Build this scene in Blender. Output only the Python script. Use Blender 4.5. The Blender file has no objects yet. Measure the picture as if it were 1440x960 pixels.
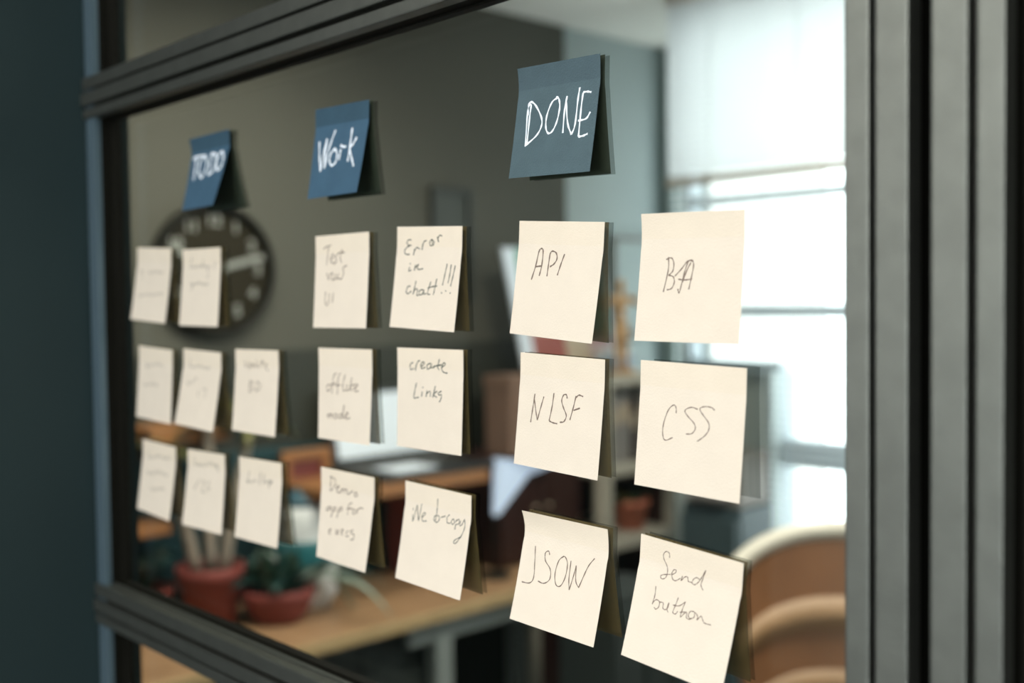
import bpy, bmesh, math, random
from mathutils import Vector, Matrix
from mathutils.bvhtree import BVHTree
random.seed(7)
S = bpy.context.scene
C = S.collection
V = Vector
PI = math.pi

# ------------------------------------------------------------------ camera
F_PX = 1520.0
CAM = V((0.0, -0.49, 1.60))
phi, pitch, roll = math.radians(43.4), math.radians(2.07), 0.012
fh = V((-math.cos(phi), math.sin(phi), 0))
Rr = V((fh.y, -fh.x, 0))
Fw = (fh * math.cos(pitch) - V((0, 0, 1)) * math.sin(pitch)).normalized()
Uu = Rr.cross(Fw).normalized()
Ux = Uu * math.cos(roll) + Rr * math.sin(roll)
Rx = Rr * math.cos(roll) - Uu * math.sin(roll)
cam_d = bpy.data.cameras.new('camera'); cam = bpy.data.objects.new('camera', cam_d); C.objects.link(cam)
cam.matrix_world = Matrix(((Rx.x, Ux.x, -Fw.x, CAM.x), (Rx.y, Ux.y, -Fw.y, CAM.y), (Rx.z, Ux.z, -Fw.z, CAM.z), (0, 0, 0, 1)))
cam_d.sensor_width = 36.0; cam_d.lens = F_PX * 36 / 1440
cam_d.clip_start = 0.02; cam_d.clip_end = 60
cam_d.dof.use_dof = True; cam_d.dof.focus_distance = 0.67; cam_d.dof.aperture_fstop = 3.7
S.camera = cam

# ------------------------------------------------------------------ world, lamps, exposure
S.view_settings.view_transform = 'Standard'; S.view_settings.look = 'None'
S.view_settings.gamma = 1.0; S.view_settings.exposure = 0.0
w = bpy.data.worlds.new('sky'); S.world = w; w.use_nodes = True
bg = w.node_tree.nodes['Background']; bg.inputs[0].default_value = (0.91, 0.96, 1.0, 1); bg.inputs[1].default_value = 5.5

def area(name, loc, rot, sx, sy, power, col, portal=False):
    l = bpy.data.lights.new(name, 'AREA'); l.shape = 'RECTANGLE'; l.size = sx; l.size_y = sy
    l.energy = power; l.color = col
    if portal: l.cycles.is_portal = True
    o = bpy.data.objects.new(name, l); C.objects.link(o); o.location = loc; o.rotation_euler = rot
    return o
area('window_portal', (-1.5, 2.60, 1.55), (-PI/2, 0, 0), 1.8, 2.1, 1, (1, 1, 1), True)
area('niche_portal', (-2.55, 3.34, 1.6), (-PI/2, 0, 0), 0.5, 1.6, 1, (1, 1, 1), True)
area('studio_portal', (0.25, -3.56, 1.7), (PI/2, 0, 0), 3.1, 1.7, 1, (1, 1, 1), True)
ol = area('office_fill_light', (-2.05, 0.65, 2.57), (0, math.radians(32), 0), 0.5, 1.2, 17, (1, 0.93, 0.82)); ol.data.spread = math.radians(110)  # added fill that brightens the left wall; no fixture there
area('lounge_fill_light', (-0.95, 1.35, 2.57), (0, 0, 0), 0.7, 0.7, 36, (1, 0.93, 0.82))  # unseen fill added to brighten the chair
area('studio_rear_fill', (-1.4, -2.2, 2.58), (0, 0, 0), 0.8, 0.8, 44, (1, 0.94, 0.88))  # added out-of-view fill for the rear walls that the frame mirrors
area('studio_front_fill', (0.0, -1.45, 2.58), (0, 0, 0), 1.2, 1.2, 31, (1, 0.94, 0.88))  # overhead fill added to light the notes, out of view

# ------------------------------------------------------------------ pixel rays (frame 1440 x 960) used only to measure where things stand
def ray(px, py):
    return (Fw * F_PX + Rx * (px - 720) - Ux * (py - 480)) / F_PX
def PY(px, py, y): d = ray(px, py); return CAM + d * ((y - CAM.y) / d.y)
def PX(px, py, x): d = ray(px, py); return CAM + d * ((x - CAM.x) / d.x)
def PZ(px, py, z): d = ray(px, py); return CAM + d * ((z - CAM.z) / d.z)

# ------------------------------------------------------------------ materials
def mat(name, col, rough=0.6, metal=0.0, spec=0.5, noise=0.0, nscale=20, bump=0.0, bscale=200, coat=0, stretch=None, col2=None):
    m = bpy.data.materials.new(name); m.use_nodes = True
    nt = m.node_tree; b = nt.nodes['Principled BSDF']
    b.inputs['Base Color'].default_value = (*col, 1); b.inputs['Roughness'].default_value = rough
    b.inputs['Metallic'].default_value = metal; b.inputs['Specular IOR Level'].default_value = spec
    b.inputs['Coat Weight'].default_value = coat
    tc = nt.nodes.new('ShaderNodeTexCoord'); mp = nt.nodes.new('ShaderNodeMapping')
    nt.links.new(tc.outputs['Object'], mp.inputs[0])
    if stretch: mp.inputs['Scale'].default_value = stretch
    if noise > 0 or col2:
        n = nt.nodes.new('ShaderNodeTexNoise'); n.inputs['Scale'].default_value = nscale; n.inputs['Detail'].default_value = 5
        nt.links.new(mp.outputs[0], n.inputs['Vector'])
        r = nt.nodes.new('ShaderNodeValToRGB'); nt.links.new(n.outputs[0], r.inputs[0])
        c2 = col2 or tuple(c * (1 - noise) for c in col)
        r.color_ramp.elements[0].position = 0.35; r.color_ramp.elements[1].position = 0.65
        r.color_ramp.elements[0].color = (*c2, 1); r.color_ramp.elements[1].color = (*col, 1)
        nt.links.new(r.outputs[0], b.inputs['Base Color'])
    if bump > 0:
        n2 = nt.nodes.new('ShaderNodeTexNoise'); n2.inputs['Scale'].default_value = bscale; n2.inputs['Detail'].default_value = 4
        nt.links.new(mp.outputs[0], n2.inputs['Vector'])
        bp = nt.nodes.new('ShaderNodeBump'); bp.inputs['Strength'].default_value = bump; bp.inputs['Distance'].default_value = 0.001
        nt.links.new(n2.outputs[0], bp.inputs['Height']); nt.links.new(bp.outputs[0], b.inputs['Normal'])
    return m
def paper(name, col, trans=0.25, rough=0.75, bump=0.25, noise=0.03):
    m = mat(name, col, rough, 0, 0.25, noise=noise, nscale=60, bump=bump, bscale=900)
    nt = m.node_tree; b = nt.nodes['Principled BSDF']; out = nt.nodes['Material Output']
    t = nt.nodes.new('ShaderNodeBsdfTranslucent'); t.inputs[0].default_value = (*[c ** 1.6 for c in col], 1)
    mx = nt.nodes.new('ShaderNodeMixShader'); mx.inputs[0].default_value = trans
    nt.links.new(b.outputs[0], mx.inputs[1]); nt.links.new(t.outputs[0], mx.inputs[2]); nt.links.new(mx.outputs[0], out.inputs[0])
    return m
def glass(name, tint=(0.93, 0.96, 0.94), k=0.6):
    m = bpy.data.materials.new(name); m.use_nodes = True
    nt = m.node_tree; nt.nodes.clear(); out = nt.nodes.new('ShaderNodeOutputMaterial')
    tr = nt.nodes.new('ShaderNodeBsdfTransparent'); tr.inputs[0].default_value = (*tint, 1)
    gl = nt.nodes.new('ShaderNodeBsdfGlossy'); gl.inputs['Roughness'].default_value = 0.0
    lw = nt.nodes.new('ShaderNodeLayerWeight'); lw.inputs[0].default_value = 0.5
    p = nt.nodes.new('ShaderNodeMath'); p.operation = 'POWER'; p.inputs[1].default_value = 5
    nt.links.new(lw.outputs['Facing'], p.inputs[0])
    ma = nt.nodes.new('ShaderNodeMath'); ma.operation = 'MULTIPLY_ADD'; ma.inputs[1].default_value = 0.95 * k; ma.inputs[2].default_value = 0.04 * k
    nt.links.new(p.outputs[0], ma.inputs[0])
    mx = nt.nodes.new('ShaderNodeMixShader'); nt.links.new(ma.outputs[0], mx.inputs[0])
    nt.links.new(tr.outputs[0], mx.inputs[1]); nt.links.new(gl.outputs[0], mx.inputs[2]); nt.links.new(mx.outputs[0], out.inputs[0])
    return m

M = {}
M['frame'] = mat('charcoal_powder_coat', (0.155, 0.166, 0.148), 0.42, 0.86, 0.5, noise=0.12, nscale=60, bump=0.35, bscale=1400)
M['frame_in'] = mat('dark_rebate_metal', (0.006, 0.006, 0.004), 0.65, 0, 0.12)
M['frame_highlight'] = mat('blue_grey_highlight_metal', (0.11, 0.17, 0.21), 0.35, 0.5, 0.5)  # bluish window highlight painted into the strip colour
M['gasket'] = mat('black_gasket', (0.004, 0.004, 0.003), 0.8, 0, 0.1)
M['teal_wall'] = mat('dark_teal_wall_paint', (0.015, 0.033, 0.036), 0.7, 0, 0.3, noise=0.1, nscale=3, bump=0.1)
M['dark_wall'] = mat('dark_taupe_wall_paint', (0.094, 0.092, 0.075), 0.8, 0, 0.2, noise=0.06, nscale=2, bump=0.1)
M['light_wall'] = mat('pale_grey_green_wall_paint', (0.42, 0.475, 0.47), 0.8, 0, 0.2, noise=0.04, nscale=2)
M['trim_green'] = mat('grey_green_pipe_paint', (0.24, 0.29, 0.27), 0.6, 0, 0.3)
M['ceiling'] = mat('ceiling_paint', (0.72, 0.70, 0.64), 0.9, 0, 0.1, noise=0.03, nscale=3)
M['white_wall'] = mat('white_wall_paint', (0.8, 0.8, 0.77), 0.85, 0, 0.1, noise=0.03, nscale=3)
M['floor'] = mat('grey_floor', (0.10, 0.10, 0.095), 0.5, 0, 0.4, noise=0.2, nscale=6)
M['glass'] = glass('partition_glass')
M['win_glass'] = glass('window_glass', (0.97, 0.98, 0.98), 0.5)
M['win_frame'] = mat('window_frame_paint', (0.50, 0.56, 0.60), 0.5, 0, 0.4)
M['slat'] = paper('blind_slat', (0.82, 0.83, 0.83), 0.5, 0.6, 0.0, 0.0)
M['rail'] = mat('blind_rail', (0.55, 0.50, 0.44), 0.5)
M['cream'] = paper('cream_note_paper', (0.805, 0.73, 0.615), 0.12)
M['cream_strip'] = paper('cream_note_adhesive_strip', (0.80, 0.72, 0.59), 0.10)
M['slate'] = paper('slate_note_paper', (0.078, 0.126, 0.146), 0.05, 0.6, 0.6, 0.12)
M['slate_strip'] = paper('slate_note_adhesive_strip', (0.068, 0.110, 0.130), 0.05, 0.65, 0.6, 0.12)
M['blue'] = paper('blue_note_paper', (0.052, 0.115, 0.180), 0.05, 0.6, 0.5, 0.1)
M['blue_strip'] = paper('blue_note_adhesive_strip', (0.038, 0.085, 0.125), 0.05, 0.65, 0.5, 0.1)
M['reflect_yellow'] = mat('note_reflection_ochre', (0.17, 0.115, 0.045), 0.9, 0, 0.1, noise=0.15, nscale=12)  # ochre of a cream note's mirror image, put into the colour
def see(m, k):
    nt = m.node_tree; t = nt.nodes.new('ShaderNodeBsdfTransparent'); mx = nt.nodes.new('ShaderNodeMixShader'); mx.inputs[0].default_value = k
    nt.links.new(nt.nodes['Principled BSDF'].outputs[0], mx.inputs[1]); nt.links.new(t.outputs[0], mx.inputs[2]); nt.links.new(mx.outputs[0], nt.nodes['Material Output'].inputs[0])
see(M['reflect_yellow'], 0.45)
M['reflect_grey'] = glass('note_reflection_ghost', (0.74, 0.75, 0.74), 0.0)  # veil colour for the weaker glass reflection of a note
M['reflect_dark'] = mat('note_reflection_charcoal', (0.045, 0.052, 0.038), 0.9, 0, 0.1)  # dark mirror image of the blue notes, put into the colour
M['pencil'] = mat('pencil_line', (0.19, 0.145, 0.115), 0.7, 0, 0.2)
M['ink'] = mat('dark_green_ink', (0.09, 0.105, 0.09), 0.6, 0, 0.2)
M['faint'] = mat('faint_pencil_line', (0.40, 0.36, 0.30), 0.7, 0, 0.2)
M['chalk'] = mat('white_ink', (0.80, 0.88, 0.95), 0.6, 0, 0.2)
M['wood'] = mat('desk_oak', (0.42, 0.255, 0.14), 0.45, 0, 0.4, nscale=6, stretch=(12, 1, 12), col2=(0.31, 0.175, 0.09))
M['wood_edge'] = mat('desk_edge_oak', (0.50, 0.35, 0.18), 0.5, 0, 0.4, noise=0.15, nscale=20)
M['orange_wood'] = mat('orange_pine', (0.36, 0.16, 0.06), 0.5, 0, 0.4, noise=0.25, nscale=10, stretch=(8, 1, 8))
M['steel'] = mat('grey_painted_steel', (0.30, 0.33, 0.32), 0.45, 0, 0.4)
M['dark_cab'] = mat('dark_grey_cabinet', (0.045, 0.055, 0.052), 0.6, 0, 0.3, noise=0.15, nscale=4)
M['maroon'] = mat('dark_maroon_wood', (0.045, 0.018, 0.014), 0.4, 0, 0.4, noise=0.3, nscale=8, stretch=(6, 6, 1))
M['brown_box'] = mat('brown_cardboard', (0.22, 0.13, 0.09), 0.8, noise=0.1, nscale=6)
M['cream_wood'] = mat('cream_shelf_wood', (0.52, 0.48, 0.40), 0.5, noise=0.06, nscale=8)
M['terracotta'] = mat('terracotta', (0.25, 0.050, 0.038), 0.7, noise=0.25, nscale=9, bump=0.3, bscale=80)
M['terracotta_pale'] = mat('terracotta_pale', (0.62, 0.20, 0.12), 0.7, noise=0.15, nscale=9)
M['soil'] = mat('potting_soil', (0.02, 0.014, 0.01), 0.95, noise=0.4, nscale=50)
M['leaf'] = mat('dark_green_leaf', (0.020, 0.060, 0.035), 0.28, 0, 0.6, noise=0.4, nscale=12)
M['leaf_teal'] = mat('blue_green_leaf', (0.032, 0.10, 0.09), 0.22, 0, 0.7, noise=0.4, nscale=12)
M['leaf_pale'] = mat('variegated_leaf', (0.42, 0.50, 0.42), 0.35, 0, 0.6, col2=(0.10, 0.20, 0.12), nscale=14)
M['leaf_olive'] = mat('olive_leaf', (0.20, 0.19, 0.06), 0.4, 0, 0.5, noise=0.4, nscale=10)
M['trunk'] = mat('pale_trunk', (0.36, 0.30, 0.24), 0.8, noise=0.35, nscale=40, bump=0.5, bscale=60)
M['clock_face'] = mat('clock_face_olive_black', (0.022, 0.018, 0.010), 0.7, 0, 0.12)
M['clock_rim'] = mat('clock_rim_black', (0.010, 0.009, 0.006), 0.6, 0, 0.15)
M['clock_mark'] = mat('clock_print_grey', (0.26, 0.265, 0.24), 0.5)
M['laptop'] = mat('black_plastic', (0.018, 0.018, 0.017), 0.45)
M['key'] = mat('grey_keys', (0.09, 0.085, 0.075), 0.5)
M['white'] = mat('white_paint', (0.75, 0.77, 0.78), 0.5)
M['white_paper'] = mat('white_sheet', (0.78, 0.84, 0.92), 0.6)
M['teal'] = mat('dark_teal_felt', (0.012, 0.055, 0.065), 0.8, noise=0.3, nscale=5)
M['teal_band'] = mat('teal_glaze', (0.03, 0.16, 0.18), 0.3)
M['pink'] = mat('dusty_pink_print', (0.50, 0.33, 0.33), 0.7)
M['green_print'] = mat('green_print', (0.16, 0.36, 0.26), 0.5)
M['red_print'] = mat('red_print', (0.36, 0.10, 0.08), 0.5)
M['beige_print'] = mat('beige_print', (0.60, 0.48, 0.36), 0.5)
M['maroon_print'] = mat('maroon_print', (0.16, 0.035, 0.03), 0.6)
M['blue_print'] = mat('slate_blue_print', (0.06, 0.13, 0.17), 0.6)
M['grey_print'] = mat('grey_print', (0.30, 0.36, 0.36), 0.6)
M['figure'] = mat('figure_wood', (0.60, 0.36, 0.17), 0.5, noise=0.15, nscale=20)
M['chair'] = mat('chair_tan_leather', (0.33, 0.145, 0.065), 0.45, 0, 0.5, noise=0.18, nscale=7, bump=0.3, bscale=120)
M['chair_roll'] = mat('chair_pale_tan_roll', (0.42, 0.24, 0.12), 0.5, 0, 0.5, noise=0.15, nscale=7)
M['chair_rim_highlight'] = mat('chair_rim_painted_highlight', (0.78, 0.72, 0.62), 0.35, 0, 0.5)  # window highlight along the rim, painted as a pale colour
M['printer'] = mat('taupe_printer_plastic', (0.22, 0.20, 0.18), 0.5)
M['binder'] = mat('grey_binder', (0.30, 0.28, 0.27), 0.6)
M['slate_cab'] = mat('slate_cabinet', (0.055, 0.085, 0.095), 0.5)
M['sky_blue'] = mat('pale_blue_plastic', (0.42, 0.52, 0.66), 0.4)

# ------------------------------------------------------------------ builders
def link_mesh(name, bm, m, parent=None, smooth=False, mats=None):
    me = bpy.data.meshes.new(name); bm.to_mesh(me); bm.free()
    for mm in (mats or [m]): me.materials.append(mm)
    if smooth:
        for p in me.polygons: p.use_smooth = True
    o = bpy.data.objects.new(name, me); C.objects.link(o)
    if parent: o.parent = parent
    return o
def bm_box(bm, lo, hi, bevel=0.0, mx=None):
    r = bmesh.ops.create_cube(bm, size=1)
    vs = r['verts']; lo = V(lo); hi = V(hi); c = (lo + hi) / 2; s = hi - lo
    for v in vs: v.co = V((v.co.x * s.x, v.co.y * s.y, v.co.z * s.z)) + c
    if bevel > 0:
        es = list({e for v in vs for e in v.link_edges})
        rb = bmesh.ops.bevel(bm, geom=es, offset=bevel, segments=2, affect='EDGES', profile=0.6)
        vs = list({v for f in rb['faces'] for v in f.verts} | {v for v in vs if v.is_valid})
    if mx is not None:
        for v in vs: v.co = mx @ v.co
    return vs
def box(name, m, lo, hi, parent=None, bevel=0.0, mx=None):
    lo, hi = [min(a, b) for a, b in zip(lo, hi)], [max(a, b) for a, b in zip(lo, hi)]
    bm = bmesh.new(); bm_box(bm, lo, hi, bevel, mx)
    return link_mesh(name, bm, m, parent)
def empty(name, loc):
    o = bpy.data.objects.new(name, None); C.objects.link(o); o.location = loc; return o
def tag(o, label=None, cat=None, group=None, kind=None):
    if label: o['label'] = label
    if cat: o['category'] = cat
    if group: o['group'] = group
    if kind: o['kind'] = kind
    return o
def adopt(root, *kids):
    for k in kids:
        k.parent = root; k.matrix_parent_inverse = Matrix.Translation(root.location).inverted()
def lathe(name, m, prof, loc, parent=None, seg=28, smooth=True):
    bm = bmesh.new(); rings = []
    for r, z in prof:
        rings.append([bm.verts.new((loc[0] + r * math.cos(2 * PI * k / seg), loc[1] + r * math.sin(2 * PI * k / seg), loc[2] + z)) for k in range(seg)])
    for a, b in zip(rings, rings[1:]):
        for k in range(seg): bm.faces.new((a[k], a[(k + 1) % seg], b[(k + 1) % seg], b[k]))
    bm.faces.new(list(reversed(rings[0]))); bm.faces.new(rings[-1])
    return link_mesh(name, bm, m, parent, smooth)
def catmull(pts, n=5):
    if len(pts) < 3: return [V(p) for p in pts]
    P = [V(p) for p in pts]; P = [2 * P[0] - P[1]] + P + [2 * P[-1] - P[-2]]; out = []
    for i in range(1, len(P) - 2):
        for k in range(n):
            t = k / n; a, b, c, d = P[i - 1:i + 3]
            out.append(0.5 * ((2 * b) + (c - a) * t + (2 * a - 5 * b + 4 * c - d) * t * t + (3 * b - a - 3 * c + d) * t ** 3))
    out.append(P[-2]); return out
def bm_tube(bm, pts, radii, seg=8):
    rings = []; up = V((0.3, 0.2, 1)).normalized()
    for i, p in enumerate(pts):
        t = (pts[min(i + 1, len(pts) - 1)] - pts[max(i - 1, 0)]).normalized()
        s = t.cross(up)
        if s.length < 1e-3: s = t.cross(V((1, 0, 0)))
        s.normalize(); u = s.cross(t)
        r = radii[i] if isinstance(radii, (list, tuple)) else radii
        rings.append([bm.verts.new(p + (s * math.cos(2 * PI * k / seg) + u * math.sin(2 * PI * k / seg)) * r) for k in range(seg)])
    for a, b in zip(rings, rings[1:]):
        for k in range(seg): bm.faces.new((a[k], a[(k + 1) % seg], b[(k + 1) % seg], b[k]))
    bm.faces.new(list(reversed(rings[0]))); bm.faces.new(rings[-1])
def tube(name, m, pts, r, parent=None, seg=8):
    bm = bmesh.new(); bm_tube(bm, [V(p) for p in pts], r, seg); return link_mesh(name, bm, m, parent, True)
def leaf(name, m, base, dirv, length, width, droop, parent=None, n=8, rise=0.6):
    """a strap leaf: folded along its midrib, arching up then drooping"""
    bm = bmesh.new(); d = V(dirv); d.z = 0; d.normalize(); side = V((-d.y, d.x, 0)); prev = None
    for i in range(n + 1):
        t = i / n
        p = V(base) + d * (length * (t * (1 - 0.25 * t * droop))) * math.sqrt(max(0.02, 1 - rise * rise)) + V((0, 0, length * (rise * t - droop * t * t)))
        if base[2] < 1.0: p.z = max(p.z, 0.756)
        if base[0] < -2.3: p.x = max(p.x, -2.755)
        wv = width * 0.5 * (math.sin(PI * min(1, 0.12 + 0.88 * t)) ** 0.7) if t < 1 else 0.0008
        l, c, r = bm.verts.new(p - side * wv + V((0, 0, wv * 0.35))), bm.verts.new(p), bm.verts.new(p + side * wv + V((0, 0, wv * 0.35)))
        if prev:
            bm.faces.new((prev[0], prev[1], c, l)); bm.faces.new((prev[1], prev[2], r, c))
        prev = (l, c, r)
    o = link_mesh(name, bm, m, parent, True)
    sm = o.modifiers.new('thickness', 'SOLIDIFY'); sm.thickness = 0.0012
    return o

# ------------------------------------------------------------------ the setting: reflected office, built as geometry behind the glass
XL, YF, HC = -2.80, 2.42, 2.62
YN = 3.20                                  # back of the niche left of the window
x_post_l = PY(118, 300, -0.030).x          # outer face of the left post
def struct(o): o['kind'] = 'structure'; return o
y_break = PX(796, 250, XL).y
xw0 = PY(948, 300, YF).x; xs = PY(1086, 600, YF).x; xw1 = -0.55
for nm, m_, z0_, z1_ in (('floor', 'floor', -0.05, 0), ('ceiling', 'ceiling', HC, HC + 0.06)):
    bm = bmesh.new(); bm_box(bm, (-3.8, -3.6, z0_), (2.2, YF + 0.14, z1_)); bm_box(bm, (-3.0, YF + 0.14, z0_), (xw0, YN + 0.1, z1_)); struct(link_mesh(nm, bm, M[m_]))
struct(box('wall_left', M['dark_wall'], (XL - 0.12, 0.0, 0), (XL, y_break, HC)))
struct(box('wall_left_pale', M['light_wall'], (XL - 0.12, y_break, 0), (XL, YN, HC)))
wn = empty('wall_niche', (XL, YN, 0)); struct(wn)
for lo, hi in (((XL - 0.12, YN, 0), (xw0, YN + 0.1, 0.8)), ((XL - 0.12, YN, 2.4), (xw0, YN + 0.1, HC)), ((XL - 0.12, YN, 0.8), (XL, YN + 0.1, 2.4))):
    o = box('wall_section', M['light_wall'], lo, hi); o.parent = wn; o.matrix_parent_inverse = Matrix.Translation(wn.location).inverted()
w3 = empty('added_niche_window', (xw0, YN, 0.8)); struct(w3)  # unseen window added to light the niche
for nm, mm, lo, hi in (('pane', 'win_glass', (XL, YN + .045, 0.8), (xw0, YN + .05, 2.4)), ('frame_stile', 'win_frame', (XL, YN + .02, .8), (XL + .03, YN + .07, 2.4)), ('frame_stile', 'win_frame', (xw0 - .03, YN + .02, .8), (xw0, YN + .07, 2.4)), ('frame_rail', 'win_frame', (XL, YN + .02, .8), (xw0, YN + .07, .84))):
    o = box(nm, M[mm], lo, hi); o.parent = w3; o.matrix_parent_inverse = Matrix.Translation(w3.location).inverted()  # pane and frame parts of the added, unseen niche window
struct(box('wall_niche_return', M['light_wall'], (xw0 - 0.01, YF + 0.14, 0), (xw0 + 0.01, YN + 0.1, HC)))
struct(box('wall_outside_render', M['white_wall'], (xw0 + 0.01, YF + 0.14, 0), (xw0 + 0.05, YN + 0.1, HC)))
struct(box('wall_right', M['white_wall'], (2.0, -3.5, 0), (2.12, YF, HC)))
# far wall with the window opening
z_sill_l = PY(1060, 522, YF).z; z_low = 0.75; z_top = 2.575
fw = empty('wall_far', (0, YF, 0)); struct(fw)
for lo, hi in (((xw0, YF + 0.02, 0), (xw0 + 0.015, YF + 0.14, HC)), ((xw0, YF, 0), (xs, YF + 0.14, z_sill_l)), ((xs, YF, 0), (xw1, YF + 0.14, z_low)),
               ((xw0, YF, z_top), (xw1, YF + 0.14, HC)), ((xw1, YF, 0), (2.12, YF + 0.14, HC))):
    adopt(fw, box('wall_section', M['light_wall'] if hi[0] <= xs + 0.001 else M['white_wall'], lo, hi))
ypi = PX(933, 300, XL).y
struct(tube('trim_1', M['trim_green'], [(XL + .03, ypi, 0), (XL + .03, ypi, HC)], 0.028, seg=16))
# window with frame bars and panes
win = empty('window_2', (xw0, YF + 0.08, z_low)); struct(win)
yb0, yb1 = YF + 0.05, YF + 0.11
def bar(name, lo, hi): adopt(win, box(name, M['win_frame'], lo, hi, bevel=0.004))
z1 = PY(1120, 438, YF).z; z2 = PY(1130, 643, YF).z; z0 = PY(1120, 268, YF).z
bar('mullion', (xs - 0.02, yb0, z_low), (xs, yb1, z_sill_l))
for zc, h in ((z1, 0.022), (z2, 0.042), (z0, 0.016)): bar('transom_bar', (xw0 if zc > z_sill_l else xs, yb0, zc - h), (xw1, yb1, zc + h))
bar('frame_rail', (xw0, yb0, z_top - 0.05), (xw1, yb1, z_top)); bar('frame_rail', (xs, yb0, z_low), (xw1, yb1, z_low + 0.05))
bar('frame_rail', (xw0, yb0, z_sill_l), (xs, yb1, z_sill_l + 0.03)); bar('frame_stile', (xw0, yb0, z_sill_l), (xw0 + 0.03, yb1, z_top))
bar('frame_stile', (xw1 - 0.05, yb0, z_low), (xw1, yb1, z_top))
adopt(win, box('pane', M['win_glass'], (xs, YF + 0.078, z_low), (xw1, YF + 0.084, z_top)), box('pane', M['win_glass'], (xw0, YF + 0.078, z_sill_l), (xs, YF + 0.084, z_top)))
# venetian blind: upper part closed, lower part open slats
blind = empty('venetian_blind', ((xw0 + xw1) / 2, YF - 0.03, z_top - 0.1))
tag(blind, 'white venetian blind hanging over the bright far window, upper slats closed', 'blind')
bx0, bx1 = xw0 + 0.0, xw1
zb = PY(1100, 232, YF - 0.03).z
proto = None; z = z_top
while z > z_low + 0.07:
    closed = z > zb
    if not closed and z > zb - 0.05: z -= 0.024; continue
    key = closed
    cr, sr = (math.cos(math.radians(73)), math.sin(math.radians(73))) if closed else (math.cos(math.radians(6)), math.sin(math.radians(6)))
    x0 = bx0 if z > z_sill_l else xs
    bm = bmesh.new(); hw = 0.0125; pr = []
    for x in (x0, bx1):
        row = []
        for u, cv in ((-1, 0), (0, 0.0016), (1, 0)):
            row.append(bm.verts.new((x, YF - 0.03 + u * hw * cr - cv * sr, z + u * hw * sr * -1 + cv * cr)))
        pr.append(row)
    for k in range(2): bm.faces.new((pr[0][k], pr[0][k + 1], pr[1][k + 1], pr[1][k]))
    r = bmesh.ops.solidify(bm, geom=bm.faces[:], thickness=0.0006)
    adopt(blind, link_mesh('slat', bm, M['slat']))
    z -= 0.024
adopt(blind, box('bottom_rail', M['rail'], (bx0, YF - 0.045, zb - 0.032), (bx1, YF - 0.015, zb - 0.004), bevel=0.003),
      box('head_rail', M['rail'], (bx0, YF - 0.05, z_top), (bx1, YF - 0.01, z_top + 0.04), bevel=0.003))
for cx in (0.18, 0.5, 0.85, 1.3):
    adopt(blind, tube('ladder_cord', M['white'], [(xw0 + cx, YF - 0.046, z_low + 0.07 if cx > 0.35 else z_sill_l), (xw0 + cx, YF - 0.046, z_top)], 0.0015, seg=5))

# ------------------------------------------------------------------ the setting: camera side of the partition
struct(box('wall_near_left', M['teal_wall'], (x_post_l - 0.14, -1.25, 0), (x_post_l, 0.0, HC)))
struct(box('wall_studio_left', M['white_wall'], (-3.8, -3.5, 0), (-3.7, 0.0, HC)))
struct(box('wall_partition_side', M['teal_wall'], (-3.7, -0.12, 0), (x_post_l - 0.02, 0.03, HC)))
wb = empty('wall_behind', (0, -3.5, 0)); struct(wb)
for lo, hi in (((-3.8, -3.62, 0), (-1.25, -3.5, HC)), ((-1.25, -3.62, 0), (1.8, -3.5, 0.9)), ((-1.25, -3.62, 2.5), (1.8, -3.5, HC)), ((1.8, -3.62, 0), (2.12, -3.5, HC))):
    adopt(wb, box('wall_section', M['dark_wall'] if hi[2] < 1 else M['white_wall'], lo, hi))

# ------------------------------------------------------------------ the glazed partition (front metal face at y=-0.042, glass from y=0)
YM, TG = -0.030, 0.003
part = empty('window_1', (x_post_l, 0, 0)); struct(part)
def padd(o, lab=None):
    adopt(part, o)
    if lab: o['label'] = lab
    return o
x_rec = PY(134, 480, YM).x                  # inner arris of the left post
x_rr = PY(1187, 480, YM).x                  # inner arris of the right stile
X1 = [PY(p, 480, YM).x for p in (1187, 1222, 1231, 1278, 1309, 1361, 1371, 1412, 1429)]
# transom heights measured at the left post, front face
def zf(px, py): return PY(px, py, YM).z
def zfit(a, b): return (zf(*a) + zf(*b)) / 2
T_top = zfit((134, 105), (350, 14)); T_g1 = zfit((134, 123), (350, 41)); T_g2 = zfit((134, 146), (350, 71)); T_bot = zfit((134, 162), (460, 54))
B_top = zfit((163, 826), (400, 947)); B_g1 = zfit((155, 845), (340, 940)); B_g2 = zfit((163, 868), (325, 960)); B_bot = zfit((161, 885), (294, 960))
print('TRANSOMS', T_top, T_g1, T_g2, T_bot, '|', B_top, B_g1, B_g2, B_bot, 'xpost', x_post_l, x_rec, 'right', X1)
for nm in ('T', 'B'): pass
def rail(strips, zlo, zhi, x0, x1, name):
    o = box(name, M['frame_in'], (x0, YM + 0.005, zlo + 0.0008), (x1, 0.0045, zhi - 0.0008)); padd(o)
    for a, b, dy in strips:
        s = box('rail_strip', M['frame'], (x0 - 0.0, YM + dy, a), (x1, YM + 0.012, b), bevel=0.0012); s.parent = o
    return o
g = 0.0017
xa, xb = x_post_l + 0.0005, X1[0] + 0.002
rail(((T_g1 + g, T_top, 0.001), (T_g2 + g, T_g1 - g, -0.001), (T_bot, T_g2 - g, 0.001)), T_bot, T_top, xa, xb, 'transom')
rail(((B_g1 + g, B_top, 0.001), (B_g2 + g, B_g1 - g, -0.001), (B_bot, B_g2 - g, 0.001)), B_bot, B_top, xa, xb, 'transom')
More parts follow.
